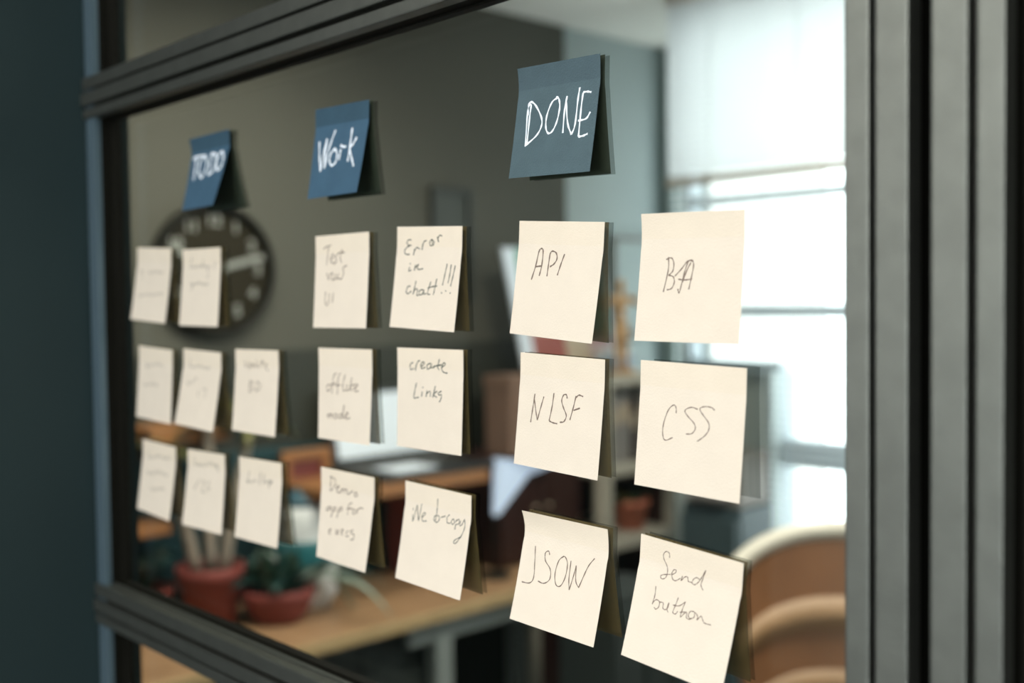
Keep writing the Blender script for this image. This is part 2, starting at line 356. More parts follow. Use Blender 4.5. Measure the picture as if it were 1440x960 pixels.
# left post
post = padd(box('post', M['frame_in'], (x_post_l, YM + 0.008, 0), (x_rec - 0.001, 0.0045, HC)))
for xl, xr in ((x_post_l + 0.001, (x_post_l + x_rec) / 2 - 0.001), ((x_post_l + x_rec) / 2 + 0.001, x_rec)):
    s = box('post_strip', M['frame_highlight'], (xl, YM + 0.004, 0), (xr, YM + 0.012, HC), bevel=0.0015); s.parent = post
x_gl = PY(173, 480, 0).x
# glazing beads round the three panes, set back from the front face
def bead(x0, x1, z0, z1): return padd(box('glazing_bead', M['frame_in'], (x0, YM + 0.022, z0), (x1, 0.0, z1), bevel=0.0008))
for za, zb_ in ((0.02, B_bot), (B_top, T_bot), (T_top, HC)):
    bead(x_rec - 0.001, x_rec + 0.0015, za, zb_)
zgt = (PY(172, 171, 0).z + PY(460, 80, 0).z) / 2; zgb = (PY(171, 820, 0).z + PY(400, 914, 0).z) / 2
print('glass z', zgb, zgt, 'x_gl', x_gl)
bead(x_rec, xb, T_bot - 0.0012, T_bot + 0.001); bead(x_rec, xb, B_top - 0.001, B_top + 0.0012)
# sill lip of painted metal along the lower transom
padd(box('sill_lip', M['frame'], (x_rec, YM + 0.012, B_top - 0.001), (xb, YM + 0.016, B_top + 0.0012), bevel=0.0006))
# right stile and the neighbouring door stile
st = padd(box('stile', M['frame_in'], (X1[0] + 0.001, YM + 0.006, 0), (X1[3] - 0.001, 0.0045, HC)))
for a, b in ((0, 1), (2, 3)):
    s = box('stile_strip', M['frame'], (X1[a], YM - 0.001 * (a == 2), 0), (X1[b], YM + 0.012, HC), bevel=0.0012); s.parent = st
door = empty('door_1', (X1[4], 0, 0)); struct(door)
ds = box('stile', M['frame_in'], (X1[4] + 0.001, YM + 0.006, 0), (X1[7] - 0.0005, 0.05, HC)); adopt(door, ds)
for a, b in ((4, 5), (6, 7)):
    s = box('stile_strip', M['frame'], (X1[a], YM - 0.001 * (a == 4), 0), (X1[b], YM + 0.012, HC), bevel=0.0012); s.parent = ds
adopt(door, box('rebate', M['frame_in'], (X1[7], YM + 0.02, 0), (X1[8], 0.05, HC)), box('door_leaf', M['frame_in'], (X1[8], YM + 0.03, 0), (1.4, 0.045, HC)))
struct(box('trim_2', M['gasket'], (X1[3], -0.005, 0), (X1[4], 0.05, HC)))
struct(box('wall_partition_right', M['teal_wall'], (1.4, -0.05, 0), (2.0, 0.06, HC)))
for za, zb_ in ((0.02, B_bot + 0.005), (B_top - 0.003, T_bot + 0.003), (T_top - 0.005, HC)):
    padd(box('glass_pane', M['glass'], (x_rec + 0.002, 0, za), (X1[3] - 0.006, TG, zb_)))

# ------------------------------------------------------------------ sticky notes
cat_group = 'cream sticky notes stuck on the glass partition'
def strokes(frame, lst):
    ox, oy, k = frame
    return [[(ox + x / k, oy + y / k) for x, y in s] for s in lst]
def squig(x0, x1, y, amp, n, slope=0.0):
    """one small cursive zig-zag line"""
    return [(x0 + (x1 - x0) * i / n, y + slope * (x1 - x0) * i / n + (amp if i % 2 else -amp) * (0.6 + 0.4 * math.sin(i * 2.3))) for i in range(n + 1)]

def make_note(name, corners, wedge_k, color, label, group, ink=None, ink_m='pencil', ink_w=0.0009, curl=0.0, strip_s=0.2):
    TL, TR, BR, BL = corners
    up = -0.0003
    a, b = PY(*TL, up - curl), PY(*TR, up - curl * 0.4)
    eh = (b - a).normalized()
    def low(px, top):
        # along the ray, the point whose in-plane offset from its top corner is perpendicular to the top edge
        best = None
        for i in range(0, 120):
            y = -0.0008 - i * 0.00025
            p = PY(*px, y); e = abs((V((p.x, 0, p.z)) - V((top.x, 0, top.z))).dot(V((eh.x, 0, eh.z)).normalized()))
            if best is None or e < best[0]: best = (e, p)
        return best[1]
    d, c = low(BL, a), low(BR, b)
    # keep both lower corners at about one distance off the glass
    dm = (abs(d.y) + abs(c.y)) / 2
    d, c = PY(*BL, -(0.5 * dm + 0.5 * abs(d.y))), PY(*BR, -(0.5 * dm + 0.5 * abs(c.y)))
    nu, nv = 8, 20
    def prof(v):
        if v < strip_s: return 0.0
        t = (v - strip_s) / (1 - strip_s); return (0.82 * t + 0.18 * t * t) if t > 0.08 else t * t * 5.3
    def P(u, v, k=1.0, y0=None):
        flat = (a * (1 - u) + b * u) * (1 - v) + (d * (1 - u) + c * u) * v
        off = (abs(d.y) * (1 - u) + abs(c.y) * u) * prof(v)
        cu = curl * (1 - u * 0.6) * max(0, 1 - v / 0.16) ** 1.5
        yy = -(0.0003 + off + cu)
        if k != 1.0 or y0 is not None: yy = y0 + off * k
        return V((flat.x, yy, flat.z))
    def sheet(k=1.0, y0=None, rev=False):
        bm = bmesh.new(); vs = [[bm.verts.new(P(i / nu, j / nv, k, y0)) for i in range(nu + 1)] for j in range(nv + 1)]
        for j in range(nv):
            for i in range(nu):
                f = bm.faces.new((vs[j][i], vs[j + 1][i], vs[j + 1][i + 1], vs[j][i + 1])); f.smooth = True
                f.material_index = 1 if (j + 0.5) / nv < strip_s else 0
        if rev: bmesh.ops.reverse_faces(bm, faces=bm.faces[:])
        return bm
    root = empty(name, (a + b) / 2)
    bm = sheet(); bm.normal_update(); bvh = BVHTree.FromBMesh(bm)
    o = link_mesh('paper_sheet', bm, None, mats=[M[color], M[color + '_strip']])
    sm = o.modifiers.new('thickness', 'SOLIDIFY'); sm.thickness = 0.00012; sm.offset = 1
    es = o.modifiers.new('crisp_rim', 'EDGE_SPLIT'); es.split_angle = 0.6
    adopt(root, o)
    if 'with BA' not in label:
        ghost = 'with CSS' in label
        bk = link_mesh('reflection_sheet', sheet(wedge_k, TG + (0.009 if ghost else 0.0006), True), M['reflect_grey'] if ghost else M['reflect_yellow'] if color == 'cream' else M['reflect_dark'])  # sheet behind the pane stands for the note's mirror reflection
        bk['label'] = 'grey see-through sheet standing for the note reflection' if ghost else ('ochre' if color == 'cream' else 'charcoal') + ' sheet standing for the note reflection in the glass'
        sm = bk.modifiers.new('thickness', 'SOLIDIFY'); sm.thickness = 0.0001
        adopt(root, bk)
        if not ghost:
            gh = link_mesh('second_reflection_sheet', sheet(wedge_k, TG + 0.0048, True), M['reflect_grey']); gh['label'] = 'faint grey see-through sheet for the second reflection'  # extra sheet imitates the pane's second, fainter reflection
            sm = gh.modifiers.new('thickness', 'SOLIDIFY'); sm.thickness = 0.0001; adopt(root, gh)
    if ink:
        bm = bmesh.new()
        for s in ink:
            if len(s) == 1: s = [(s[0][0] - 0.7, s[0][1]), (s[0][0] + 0.7, s[0][1] + 0.5)]
            pts = []
            for q in catmull([(x, y, 0) for x, y in s], 4):
                dd = ray(q.x, q.y).normalized(); h, n, _, _ = bvh.ray_cast(CAM, dd)
                if h is None: continue
                if n.dot(dd) > 0: n = -n
                pts.append((h, n))
            prev = None
            for i, (h, n) in enumerate(pts):
                t = pts[min(i + 1, len(pts) - 1)][0] - pts[max(i - 1, 0)][0]
                if t.length < 1e-7: continue
                sd = n.cross(t.normalized()).normalized() * ink_w * 0.5 * (0.85 + 0.25 * math.sin(i * 1.7))
                hh = h + n * 0.00022
                cur = (bm.verts.new(hh - sd), bm.verts.new(hh + sd))
                if prev: bm.faces.new((prev[0], prev[1], cur[1], cur[0]))
                prev = cur
        hw = link_mesh('handwriting', bm, M[ink_m]); adopt(root, hw)
    tag(root, label, 'sticky note', group)
    return root

fW = (400, 120, 4.8); fD = (660, 50, 4.8); fT = (170, 170, 4.8); fE = (400, 300, 4.8); fC = (400, 470, 4.8)
fM = (430, 640, 5.76); fA = (660, 290, 4.8); fB = (860, 230, 4); fN = (660, 480, 4.8); fS = (860, 460, 4); fJ = (660, 640, 3); fS2 = (900, 760, 6.857)
fL1 = (180, 340, 8); fL2 = (180, 480, 6.545); fL3 = (180, 610, 5.645)
gb = 'blue heading notes on the glass partition'
NOTES = [
 ((( 266,196),(322,181.5),(299.6,288.3),(256.5,296.5)), 'blue', 'dark blue note with white TO DO lettering, farthest left heading', gb,
  strokes(fT, [[(488,258),(520,240),(548,236)],[(515,245),(502,330),(492,400)],[(560,245),(535,285),(528,350),(545,382),(570,335),(582,270),(567,235),(550,242)],
   [(618,228),(604,290),(590,362)],[(608,224),(638,222),(646,260),(624,335),(590,366)],[(682,205),(657,240),(645,300),(655,332),(680,300),(694,240),(684,203)]]), 'chalk', 0.0030, 0.002),
 (((443.8,154.4),(519.2,139.8),(502,270),(433,280)), 'blue', 'dark blue note with the white word Work, middle heading', gb,
  strokes(fW, [[(238,380),(238,480),(243,580)],[(243,580),(268,450),(290,360)],[(290,360),(277,470),(270,560)],[(270,560),(305,420),(347,302)],
   [(340,430),(315,460),(305,510),(320,540),(345,520),(357,470),(345,430),(335,430)],[(382,430),(375,470),(368,503)],[(380,405),(400,414),(418,412)],
   [(460,287),(448,380),(428,513)],[(490,350),(465,395),(440,425)],[(440,430),(455,490),(467,545)]]), 'chalk', 0.0021, 0.0),
 (((727.7,96.9),(844,75),(829.8,241),(716,251)), 'slate', 'large grey-blue note with white DONE lettering, nearest heading', gb,
  strokes(fD, [[(420,465),(408,560),(390,735)],[(416,458),(396,510),(380,745)],[(398,540),(402,470),(422,448),(455,480),(490,560),(485,620),(450,680),(375,747)],
   [(600,418),(560,450),(525,540),(518,620),(535,660),(565,640),(595,570),(612,480),(605,425),(588,413)],[(662,408),(645,500),(632,658)],[(655,440),(665,590),(690,668)],
   [(690,668),(715,600),(735,430),(748,350)],[(770,383),(798,378),(825,382)],[(770,385),(755,500),(738,682)],[(735,575),(790,560),(818,515)],[(738,684),(770,676),(800,662)]]), 'chalk', 0.0014, 0.0015),
 (((730.8,310.4),(850.6,311.9),(832.9,483.3),(717.3,468.5)), 'cream', 'cream note with API in pencil under the DONE heading', cat_group,
  strokes(fA, [[(420,495),(450,400),(472,305),(490,285),(500,305),(490,400),(473,470)],[(446,408),(492,402)],[(546,325),(535,400),(525,472)],[(545,325),(560,303),(588,315),(593,355),(572,390),(545,408)],[(645,322),(620,390),(595,466)]]), 'pencil', 0.0011, 0.0),
 (((901.8,300.8),(1048,294),(1040,484.3),(892.5,478.8)), 'cream', 'cream note with BA in pencil against the bright window, top right', cat_group,
  strokes(fB, [[(322,525),(320,600),(292,722)],[(308,540),(338,530),(352,562),(345,605),(322,628)],[(322,628),(348,636),(354,668),(338,702),(312,710)],
   [(462,548),(430,548),(395,592),(358,632)],[(432,550),(412,610),(392,690),(380,728),(374,705)],[(430,550),(452,542),(463,570),(450,640),(435,708)],[(376,650),(415,654),(455,648)],[(448,556),(425,600),(400,668)]]), 'pencil', 0.0008, 0.001),
 (((732.3,495),(851,505.4),(840.8,675.4),(723.1,651.3)), 'cream', 'cream note with NLSF in pencil, directly below the API note', cat_group,
  strokes(fN, [[(445,352),(430,450),(415,545)],[(440,385),(452,480),(460,530)],[(460,530),(485,440),(505,372)],[(573,348),(560,440),(540,535)],[(540,535),(565,548),(595,555)],
   [(662,385),(657,360),(638,362),(625,400),(638,450),(656,500),(640,540),(612,545)],[(722,368),(705,440),(680,530)],[(722,378),(742,362),(770,372)],[(705,465),(748,450)]]), 'pencil', 0.0010, 0.0),
 (((901.3,505.8),(1050.5,517.5),(1040.5,708),(892.5,680.8)), 'cream', 'cream note with CSS in thin pencil, directly below the BA note', cat_group,
  strokes(fS, [[(365,483),(364,452),(350,437),(318,470),(292,550),(290,610),(305,635),(345,620)],[(487,462),(450,450),(414,468),(430,500),(465,540),(472,572),(452,598),(420,600)],
   [(582,467),(560,450),(520,447),(498,460),(515,492),(548,540),(546,582),(520,615),(482,642)]]), 'pencil', 0.0007, 0.0),
 (((734,717.3),(854.5,744),(835,910),(717.3,869.3)), 'cream', 'cream note with JSOW in pencil and a curling top edge', cat_group,
  strokes(fJ, [[(280,382),(277,450),(272,515),(255,538),(222,533)],[(340,420),(336,404),(322,412),(322,445),(342,480),(340,522),(315,540),(290,530)],
   [(400,425),(378,445),(362,500),(366,545),(385,551),(405,515),(415,460),(405,428),(388,432)],[(430,445),(421,520),(422,568)],[(422,568),(440,510),(452,465)],[(452,465),(450,530),(462,558)],[(462,558),(485,505),(505,465),(530,435)]]), 'pencil', 0.0008, 0.003),
 (((901.7,750),(1046,791.7),(1014.5,977),(874,920)), 'cream', 'cream note with Send button handwriting, lowest and nearest note', cat_group,
  strokes(fS2, [[(288,165),(285,120),(255,103),(230,130),(235,180),(262,240),(268,300),(250,355),(215,368),(200,345),(225,328),(300,325)],
   [(305,332),(345,308),(350,285),(330,280),(308,320),(320,375),(350,385),(392,362)],[(395,388),(412,340)],[(400,385),(435,350),(462,352),(468,392),(500,402)],
   [(575,375),(550,355),(518,372),(505,408),(530,425),(565,400),(600,350),(637,285)],[(637,285),(605,375),(590,430),(610,478)],
   [(155,437),(147,520),(120,612)],[(122,600),(158,568),(190,590),(182,638),(152,660),(138,640)],[(190,590),(226,600),(222,648),(245,665),(272,640),(282,598)],[(280,600),(262,655),(272,690)],
   [(372,548),(345,620),(318,690),(345,706),(365,680)],[(320,620),(380,628),(440,590)],[(440,588),(408,670),(390,735),(430,700),(440,690)],[(385,690),(450,690),(448,740),(478,758),(500,745)],
   [(525,685),(488,682),(468,725),(490,752),(525,735),(530,690),(558,730),(550,765)],[(550,765),(590,728),(605,760),(625,795),(685,812)]]), 'pencil', 0.0006, 0.0),
 (((443.8,332.3),(519,325.6),(515.2,461.5),(441,460.4)), 'cream', 'cream note reading Test new UI below the Work heading', cat_group,
  strokes(fE, [[(265,240),(290,222),(317,215)],[(300,225),(292,290),(287,348)],[(312,315),(336,290),(328,275),(313,298),(318,333),(340,328)],[(362,275),(345,298),(354,322),(335,345)],[(392,240),(378,300),(387,332)],[(360,268),(408,262)],
   [(288,402),(298,446),(312,410),(326,402),(322,448),(342,440),(348,408)],[(348,408),(344,440),(360,436),(368,405),(364,440),(388,438),(402,395),(396,368),(425,350)],[(280,528),(275,590),(285,620),(300,597),(304,540)],[(332,535),(325,602)]]), 'pencil', 0.0010, 0.0),
 (((559,318.8),(650.4,317.7),(639,467),(548.5,459.4)), 'cream', 'cream note reading Error in chatt with three exclamation marks', cat_group,
  strokes(fE, [[(858,180),(842,177),(828,195),(838,214),(858,214),(832,226),(813,252),(822,276),(848,276)],[(880,240),(872,282)],[(880,252),(895,230),(914,240)],[(937,200),(930,246)],[(934,216),(945,190),(962,182)],
   [(1000,174),(984,190),(986,215),(1005,213),(1012,192),(998,180),(1004,212)],[(1033,158),(1042,192)],[(1036,168),(1050,148),(1066,152)],[(848,362),(840,388),(858,382)],[(848,337),(853,341)],
   [(888,345),(878,385)],[(882,368),(905,345),(904,345),(898,372),(912,378),(937,372)],[(852,492),(836,492),(823,528),(834,542),(858,525)],[(890,455),(880,500),(868,545)],[(868,545),(885,512),(900,515),(895,552),(907,552)],
   [(938,515),(915,520),(912,548),(930,545),(944,515),(940,545),(958,540)],[(990,460),(967,540),(985,546)],[(1030,440),(1012,525),(1005,550)],[(968,505),(1000,494),(1032,490)],
   [(1100,340),(1085,410),(1068,485)],[(1128,345),(1118,410),(1105,470)],[(1155,350),(1140,420),(1122,492)],[(1062,535)],[(1090,522)],[(1120,537)]]), 'ink', 0.0010, 0.0),
 (((448,488.8),(523.3,491.3),(520.2,626.3),(448,615.4)), 'cream', 'cream note reading off like mode below the Test new UI note', cat_group,
  strokes(fC, [[(308,335),(288,348),(290,380),(308,375),(312,345),(325,340)],[(352,263),(336,272),(326,330),(322,398)],[(318,338),(350,330)],[(380,263),(364,290),(358,405)],[(345,348),(378,340)],
   [(412,270),(396,340),(400,380),(414,376)],[(426,338),(420,378),(436,374)],[(457,290),(440,380)],[(472,335),(445,356),(462,382)],[(474,368),(497,345),(486,335),(472,362),(482,386),(502,380)],
   [(292,535),(297,566)],[(296,550),(308,535),(312,562)],[(312,550),(322,535),(324,566)],[(348,533),(335,550),(345,568),(360,552),(350,535)],[(388,535),(370,545),(373,566),(390,552),(405,475)],[(405,475),(395,558),(408,562)],[(410,556),(432,535),(422,527),(410,555),(422,570),(445,562)]]), 'pencil', 0.0010, 0.0),
 (((558.8,488.3),(651.5,491.9),(649.4,640.8),(559,626.7)), 'cream', 'cream note reading create Links below the Error note', cat_group,
  strokes(fC, [[(870,188),(851,203),(853,236),(874,230)],[(892,205),(885,244)],[(888,218),(903,182),(918,178)],[(925,217),(946,196),(936,185),(922,205),(928,230),(952,222)],[(988,195),(966,205),(966,233),(985,226),(994,196),(992,224),(1015,220)],
   [(1048,167),(1036,218),(1046,240)],[(1008,216),(1062,205)],[(1064,222),(1088,202),(1076,192),(1062,225),(1074,254),(1102,262)],
   [(893,327),(880,390),(876,428),(908,424)],[(932,385),(927,420)],[(935,357)],[(964,378),(958,422)],[(960,400),(984,384),(986,420)],[(1020,348),(1003,426)],[(1032,383),(1008,405),(1030,426)],[(1062,383),(1040,395),(1046,410),(1060,405),(1058,435),(1046,458)]]), 'ink', 0.0010, 0.0),
 (((451.5,656),(526.7,671.3),(514,805),(445.4,781.7)), 'cream', 'cream note reading Demo app for execs, lowest in its column', cat_group,
  strokes(fM, [[(208,165),(204,220),(200,288)],[(198,170),(236,190),(240,240),(203,290)],[(252,277),(272,252),(262,245),(250,275),(262,302),(282,295)],[(292,268),(286,306)],[(288,286),(310,270),(313,305)],[(313,286),(334,275),(337,310),(355,312),(365,298),(385,290)],
   [(412,298),(395,312),(400,332),(420,326),(412,300)],[(198,415),(172,425),(170,446),(190,440),(207,415),(206,446)],[(228,420),(205,502)],[(224,430),(242,418),(242,444),(222,452)],[(272,425),(252,507)],[(270,435),(292,418),(294,440),(268,454)],
   [(378,385),(352,400),(340,482)],[(333,434),(380,430)],[(392,435),(378,460),(392,476),(407,455),(395,435)],[(422,430),(416,473)],[(418,447),(440,427),(467,432)],
   [(188,622),(206,602),(196,598),(187,625),(200,642)],[(243,600),(265,642)],[(272,600),(243,642)],[(288,626),(306,606),(296,600),(288,630),(302,647)],[(347,612),(328,625),(330,657),(350,650)],[(387,604),(364,614),(370,630),(392,642),(386,680),(362,682)]]), 'pencil', 0.0010, 0.0),
 (((570.4,675.4),(663,696.7),(647.3,844),(556.3,811.9)), 'cream', 'cream note reading Web-copy with a long looping y', cat_group,
  strokes(fM, [[(872,425),(868,535)],[(870,530),(890,460),(905,402)],[(905,402),(915,530)],[(915,530),(930,460),(942,392)],[(943,502),(972,474),(958,465),(942,498),(950,532),(980,530)],[(1072,350),(1066,440),(1052,530)],
   [(1048,492),(1075,488),(1084,518),(1062,543),(1040,522),(1046,490)],[(1098,503),(1133,492)],[(1168,480),(1148,500),(1148,545),(1172,550)],[(1197,514),(1180,535),(1190,560),(1207,542),(1198,515)],[(1222,520),(1208,602)],[(1220,532),(1242,518),(1242,552),(1215,562)],
   [(1255,530),(1250,568),(1266,562),(1282,528)],[(1287,515),(1290,580),(1262,650),(1218,710),(1198,706),(1212,684),(1262,660)]]), 'ink', 0.0008, 0.0),
 (((193.5,348),(240.9,348.8),(232.5,454.8),(184,448.5)), 'cream', 'blurred cream note over the clock, leftmost of the top row', cat_group,
  strokes(fL1, [[(130,345),(165,320),(150,420)],squig(230,400,340,18,11),squig(110,400,600,18,16,-0.05)]), 'faint', 0.0012, 0.0),
 (((257,351.3),(310.3,347.5),(306.5,459.4),(252.5,457.5)), 'cream', 'blurred cream note over the clock centre, second in the top row', cat_group,
  strokes(fL1, [[(725,170),(700,285),(740,280)],squig(740,930,275,20,11),[(850,200),(835,290)],[(985,220),(970,300)],[(900,290),(905,385),(885,400)],squig(700,910,470,22,12),[(735,470),(715,550)]]), 'faint', 0.0013, 0.0),
 (((195.7,485.8),(242.6,492),(240.7,596.4),(192.2,585.4)), 'cream', 'blurred cream note, leftmost of the middle row beside the post', cat_group,
  strokes(fL2, [squig(165,325,215,22,9),[(180,190),(175,250)],squig(145,280,395,16,10)]), 'faint', 0.0012, 0.0),
 (((258.2,490),(311,495.7),(299.6,607.6),(246,595.4)), 'cream', 'blurred cream note tilting out, second in the middle row', cat_group,
  strokes(fL2, [[(580,155),(565,235)],squig(575,760,225,18,12,0.1),squig(540,640,385,26,5,-0.4),[(655,445),(640,510)],[(690,440),(720,440),(705,520)]]), 'faint', 0.0012, 0.0),
 (((331,490.7),(391.6,492.7),(387,614.5),(326.7,604.5)), 'cream', 'cream note reading Update BD, third in the middle row', cat_group,
  strokes(fL2, [[(1078,175),(1078,222),(1100,225),(1108,180)],[(1125,200),(1115,262)],[(1122,205),(1145,205),(1142,232),(1120,232)],[(1170,205),(1152,215),(1155,235),(1175,225),(1185,170)],[(1200,205),(1188,232),(1210,235)],[(1240,165),(1228,235)],[(1220,195),(1258,190)],[(1262,220),(1285,205),(1265,235),(1295,270)],
   [(1122,360),(1118,465)],[(1122,360),(1155,375),(1125,405),(1158,432),(1118,467)],[(1187,365),(1180,460)],[(1185,365),(1220,395),(1215,430),(1180,462)]]), 'pencil', 0.0009, 0.0),
 (((200.9,617),(247.3,628.6),(238.5,732.6),(193.3,714.5)), 'cream', 'blurred cream note, leftmost of the bottom row beside the post', cat_group,
  strokes(fL3, [[(170,130),(165,190)],squig(160,340,178,18,12,0.05),squig(150,320,300,22,10,0.1),squig(180,290,430,18,7,0.12)]), 'faint', 0.0014, 0.0),
 (((264,631),(316,639),(312,751.7),(256.5,737)), 'cream', 'blurred cream note above the pot plant stems, bottom row', cat_group,
  strokes(fL3, [[(535,190),(530,240),(575,245)],squig(560,720,235,22,9,0.1),[(700,250),(720,300)],[(570,360),(525,440)],[(590,375),(610,380),(585,455),(615,460)],[(650,370),(630,440),(655,430)]]), 'faint', 0.0014, 0.0),
 (((336.2,641.5),(396,651),(390.5,771),(330.6,754.4)), 'cream', 'cream note with one faint tooltip line, third in the bottom row', cat_group,
  strokes(fL3, [[(965,290),(952,385)],squig(940,1020,375,16,5),[(1055,300),(1042,405)],[(1085,315),(1075,400)],squig(1080,1150,375,16,4),[(1120,360),(1120,430)],[(1120,370),(1148,385),(1118,410)]]), 'faint', 0.0014, 0.0),
]
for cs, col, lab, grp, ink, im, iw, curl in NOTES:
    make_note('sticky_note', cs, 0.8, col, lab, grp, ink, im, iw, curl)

# ------------------------------------------------------------------ clock on the left wall
cc = PX(297, 379, XL)
R_ = 0.5 * (PX(297, 288, XL).z - PX(297, 472, XL).z)
clock = empty('wall_clock', (XL, cc.y, cc.z))
def disc(name, m, r, x0, x1, seg=48, r2=None):
    bm = bmesh.new(); ring = [[], []]
    for k in range(seg):
        a = 2 * PI * k / seg
        ring[0].append(bm.verts.new((x0, cc.y + (r2 or r) * math.cos(a), cc.z + (r2 or r) * math.sin(a))))
        ring[1].append(bm.verts.new((x1, cc.y + r * math.cos(a), cc.z + r * math.sin(a))))
    for k in range(seg): bm.faces.new((ring[0][k], ring[0][(k + 1) % seg], ring[1][(k + 1) % seg], ring[1][k]))
    bm.faces.new(list(reversed(ring[0]))); bm.faces.new(ring[1])
    return link_mesh(name, bm, m)
def ring_mesh(name, m, ro, ri, x0, x1, seg=48):
    bm = bmesh.new(); pr = ((ro, x0), (ro, x1 - 0.006), (ro - 0.006, x1), (ri + 0.004, x1), (ri, x1 - 0.01)); rows = []
    for r, x in pr: rows.append([bm.verts.new((x, cc.y + r * math.cos(2 * PI * k / seg), cc.z + r * math.sin(2 * PI * k / seg))) for k in range(seg)])
    for a, b in zip(rows, rows[1:]):
        for k in range(seg): bm.faces.new((a[k], a[(k + 1) % seg], b[(k + 1) % seg], b[k]))
    return link_mesh(name, bm, m, smooth=True)
adopt(clock, disc('clock_face', M['clock_face'], R_ * 0.92, XL + 0.001, XL + 0.02), ring_mesh('clock_rim', M['clock_rim'], R_, R_ * 0.90, XL, XL + 0.045))
for h in range(1, 13):
    a = PI / 2 - h * PI / 6
    cu = bpy.data.curves.new('n', 'FONT'); cu.body = str(h); cu.size = R_ * 0.24; cu.align_x = 'CENTER'; cu.align_y = 'CENTER'; cu.extrude = 0.0006; cu.offset = 0.0015
    to = bpy.data.objects.new('n', cu); C.objects.link(to); bpy.context.view_layer.update()
    me = bpy.data.meshes.new_from_object(to.evaluated_get(bpy.context.evaluated_depsgraph_get())); bpy.data.objects.remove(to)
    me.materials.append(M['clock_mark']); o = bpy.data.objects.new('numeral', me); C.objects.link(o)
    o.matrix_world = Matrix.Translation((XL + 0.0212, cc.y + math.cos(a) * R_ * 0.74, cc.z + math.sin(a) * R_ * 0.74)) @ Matrix(((0, 0, 1, 0), (1, 0, 0, 0), (0, 1, 0, 0), (0, 0, 0, 1)))
    o.parent = clock; o.matrix_parent_inverse = Matrix.Translation(clock.location).inverted()
def hand(name, tip, wd, x):
    t = PX(*tip, XL + 0.024); d = V((0, t.y - cc.y, t.z - cc.z)); L = d.length; d.normalize(); n = V((0, -d.z, d.y))
    bm = bmesh.new(); base = V((x, cc.y, cc.z)) - d * 0.03
    q = [base - n * wd * .5, base + n * wd * .5, base + d * (L + .03) + n * wd * .5, base + d * (L + .03) - n * wd * .5]
    lo = [bm.verts.new(p) for p in q]; hi = [bm.verts.new(p + V((0.0015, 0, 0))) for p in q]
    bm.faces.new(lo[::-1]); bm.faces.new(hi)
    for k in range(4): bm.faces.new((lo[k], lo[(k + 1) % 4], hi[(k + 1) % 4], hi[k]))
    return link_mesh(name, bm, M['clock_mark'])
adopt(clock, hand('hour_hand', (240, 347), 0.016, XL + 0.023), hand('minute_hand', (370, 361), 0.017, XL + 0.026), disc('hub', M['clock_mark'], 0.012, XL + 0.02, XL + 0.03, 16))
tag(clock, 'round black wall clock with pale grey numerals and hands on the dark wall', 'clock')

# ------------------------------------------------------------------ pictures on the walls
def picture(name, x, pa, pb, fm, im, label, fw_=0.02, th=0.02):
    a, b = PX(*pa, x), PX(*pb, x); y0, y1, z0_, z1_ = min(a.y, b.y), max(a.y, b.y), min(a.z, b.z), max(a.z, b.z)
    r = empty(name, (x, (y0 + y1) / 2, z0_))
    adopt(r, box('print', im, (x, y0 + fw_ / 2, z0_ + fw_ / 2), (x + th * 0.5, y1 - fw_ / 2, z1_ - fw_ / 2)))
    for lo, hi in (((x, y0, z0_), (x + th, y0 + fw_, z1_)), ((x, y1 - fw_, z0_), (x + th, y1, z1_)), ((x, y0 + fw_, z0_), (x + th, y1 - fw_, z0_ + fw_)), ((x, y0 + fw_, z1_ - fw_), (x + th, y1 - fw_, z1_))):
        adopt(r, box('frame_bar', fm, lo, hi, bevel=0.002))
    tag(r, label, 'picture'); return r
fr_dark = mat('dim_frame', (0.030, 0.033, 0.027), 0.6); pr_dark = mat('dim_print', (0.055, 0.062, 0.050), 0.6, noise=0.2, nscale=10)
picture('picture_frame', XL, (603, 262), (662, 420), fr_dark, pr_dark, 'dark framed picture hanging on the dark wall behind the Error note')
picture('picture_frame', XL, (858, 332), (925, 470), mat('grey_frame', (0.20, 0.19, 0.17), 0.6), mat('grey_canvas', (0.38, 0.44, 0.43), 0.7, noise=0.1, nscale=5), 'thin grey frame on the pale wall behind the wooden mannequin', 0.018)

# ------------------------------------------------------------------ desk along the left wall
ZD = 0.75
xdf = (PZ(420, 909, ZD).x + PZ(560, 874, ZD).x + PZ(680, 845, ZD).x) / 3
print('desk front', [PZ(420, 909, ZD), PZ(560, 874, ZD), PZ(680, 845, ZD)])
y_de = PX(846, 800, xdf).y
desk = empty('desk', ((XL + xdf) / 2, 1.2, 0))
adopt(desk, box('desktop', M['wood'], (XL + 0.002, 0.12, ZD - 0.03), (xdf - 0.012, y_de, ZD), bevel=0.003),
      box('edge_band', M['wood_edge'], (xdf - 0.012, 0.12, ZD - 0.032), (xdf, y_de, ZD + 0.0005), bevel=0.003))
yl1 = PX(622, 880, xdf - 0.05).y; yl2 = PX(848, 880, xdf - 0.05).y - 0.04
adopt(desk, box('apron', M['steel'], (xdf - 0.075, yl1 - 0.12, ZD - 0.10), (xdf - 0.045, yl2, ZD - 0.03), bevel=0.003))
for yy in (yl1, yl2, 0.3):
    for xx in (xdf - 0.09, XL + 0.06): adopt(desk, box('leg', M['steel'], (xx, yy - 0.03, 0), (xx + 0.05, yy + 0.03, ZD - 0.03), bevel=0.004))
tag(desk, 'long wooden desk with grey steel legs along the left wall, pots on it', 'desk')
cab = empty('cabinet', (-2.6, 1.0, 0)); xc = xdf - 0.11
ya, ybm, yc = PX(385, 900, xc).y, PX(507, 900, xc).y, PX(600, 900, xc).y
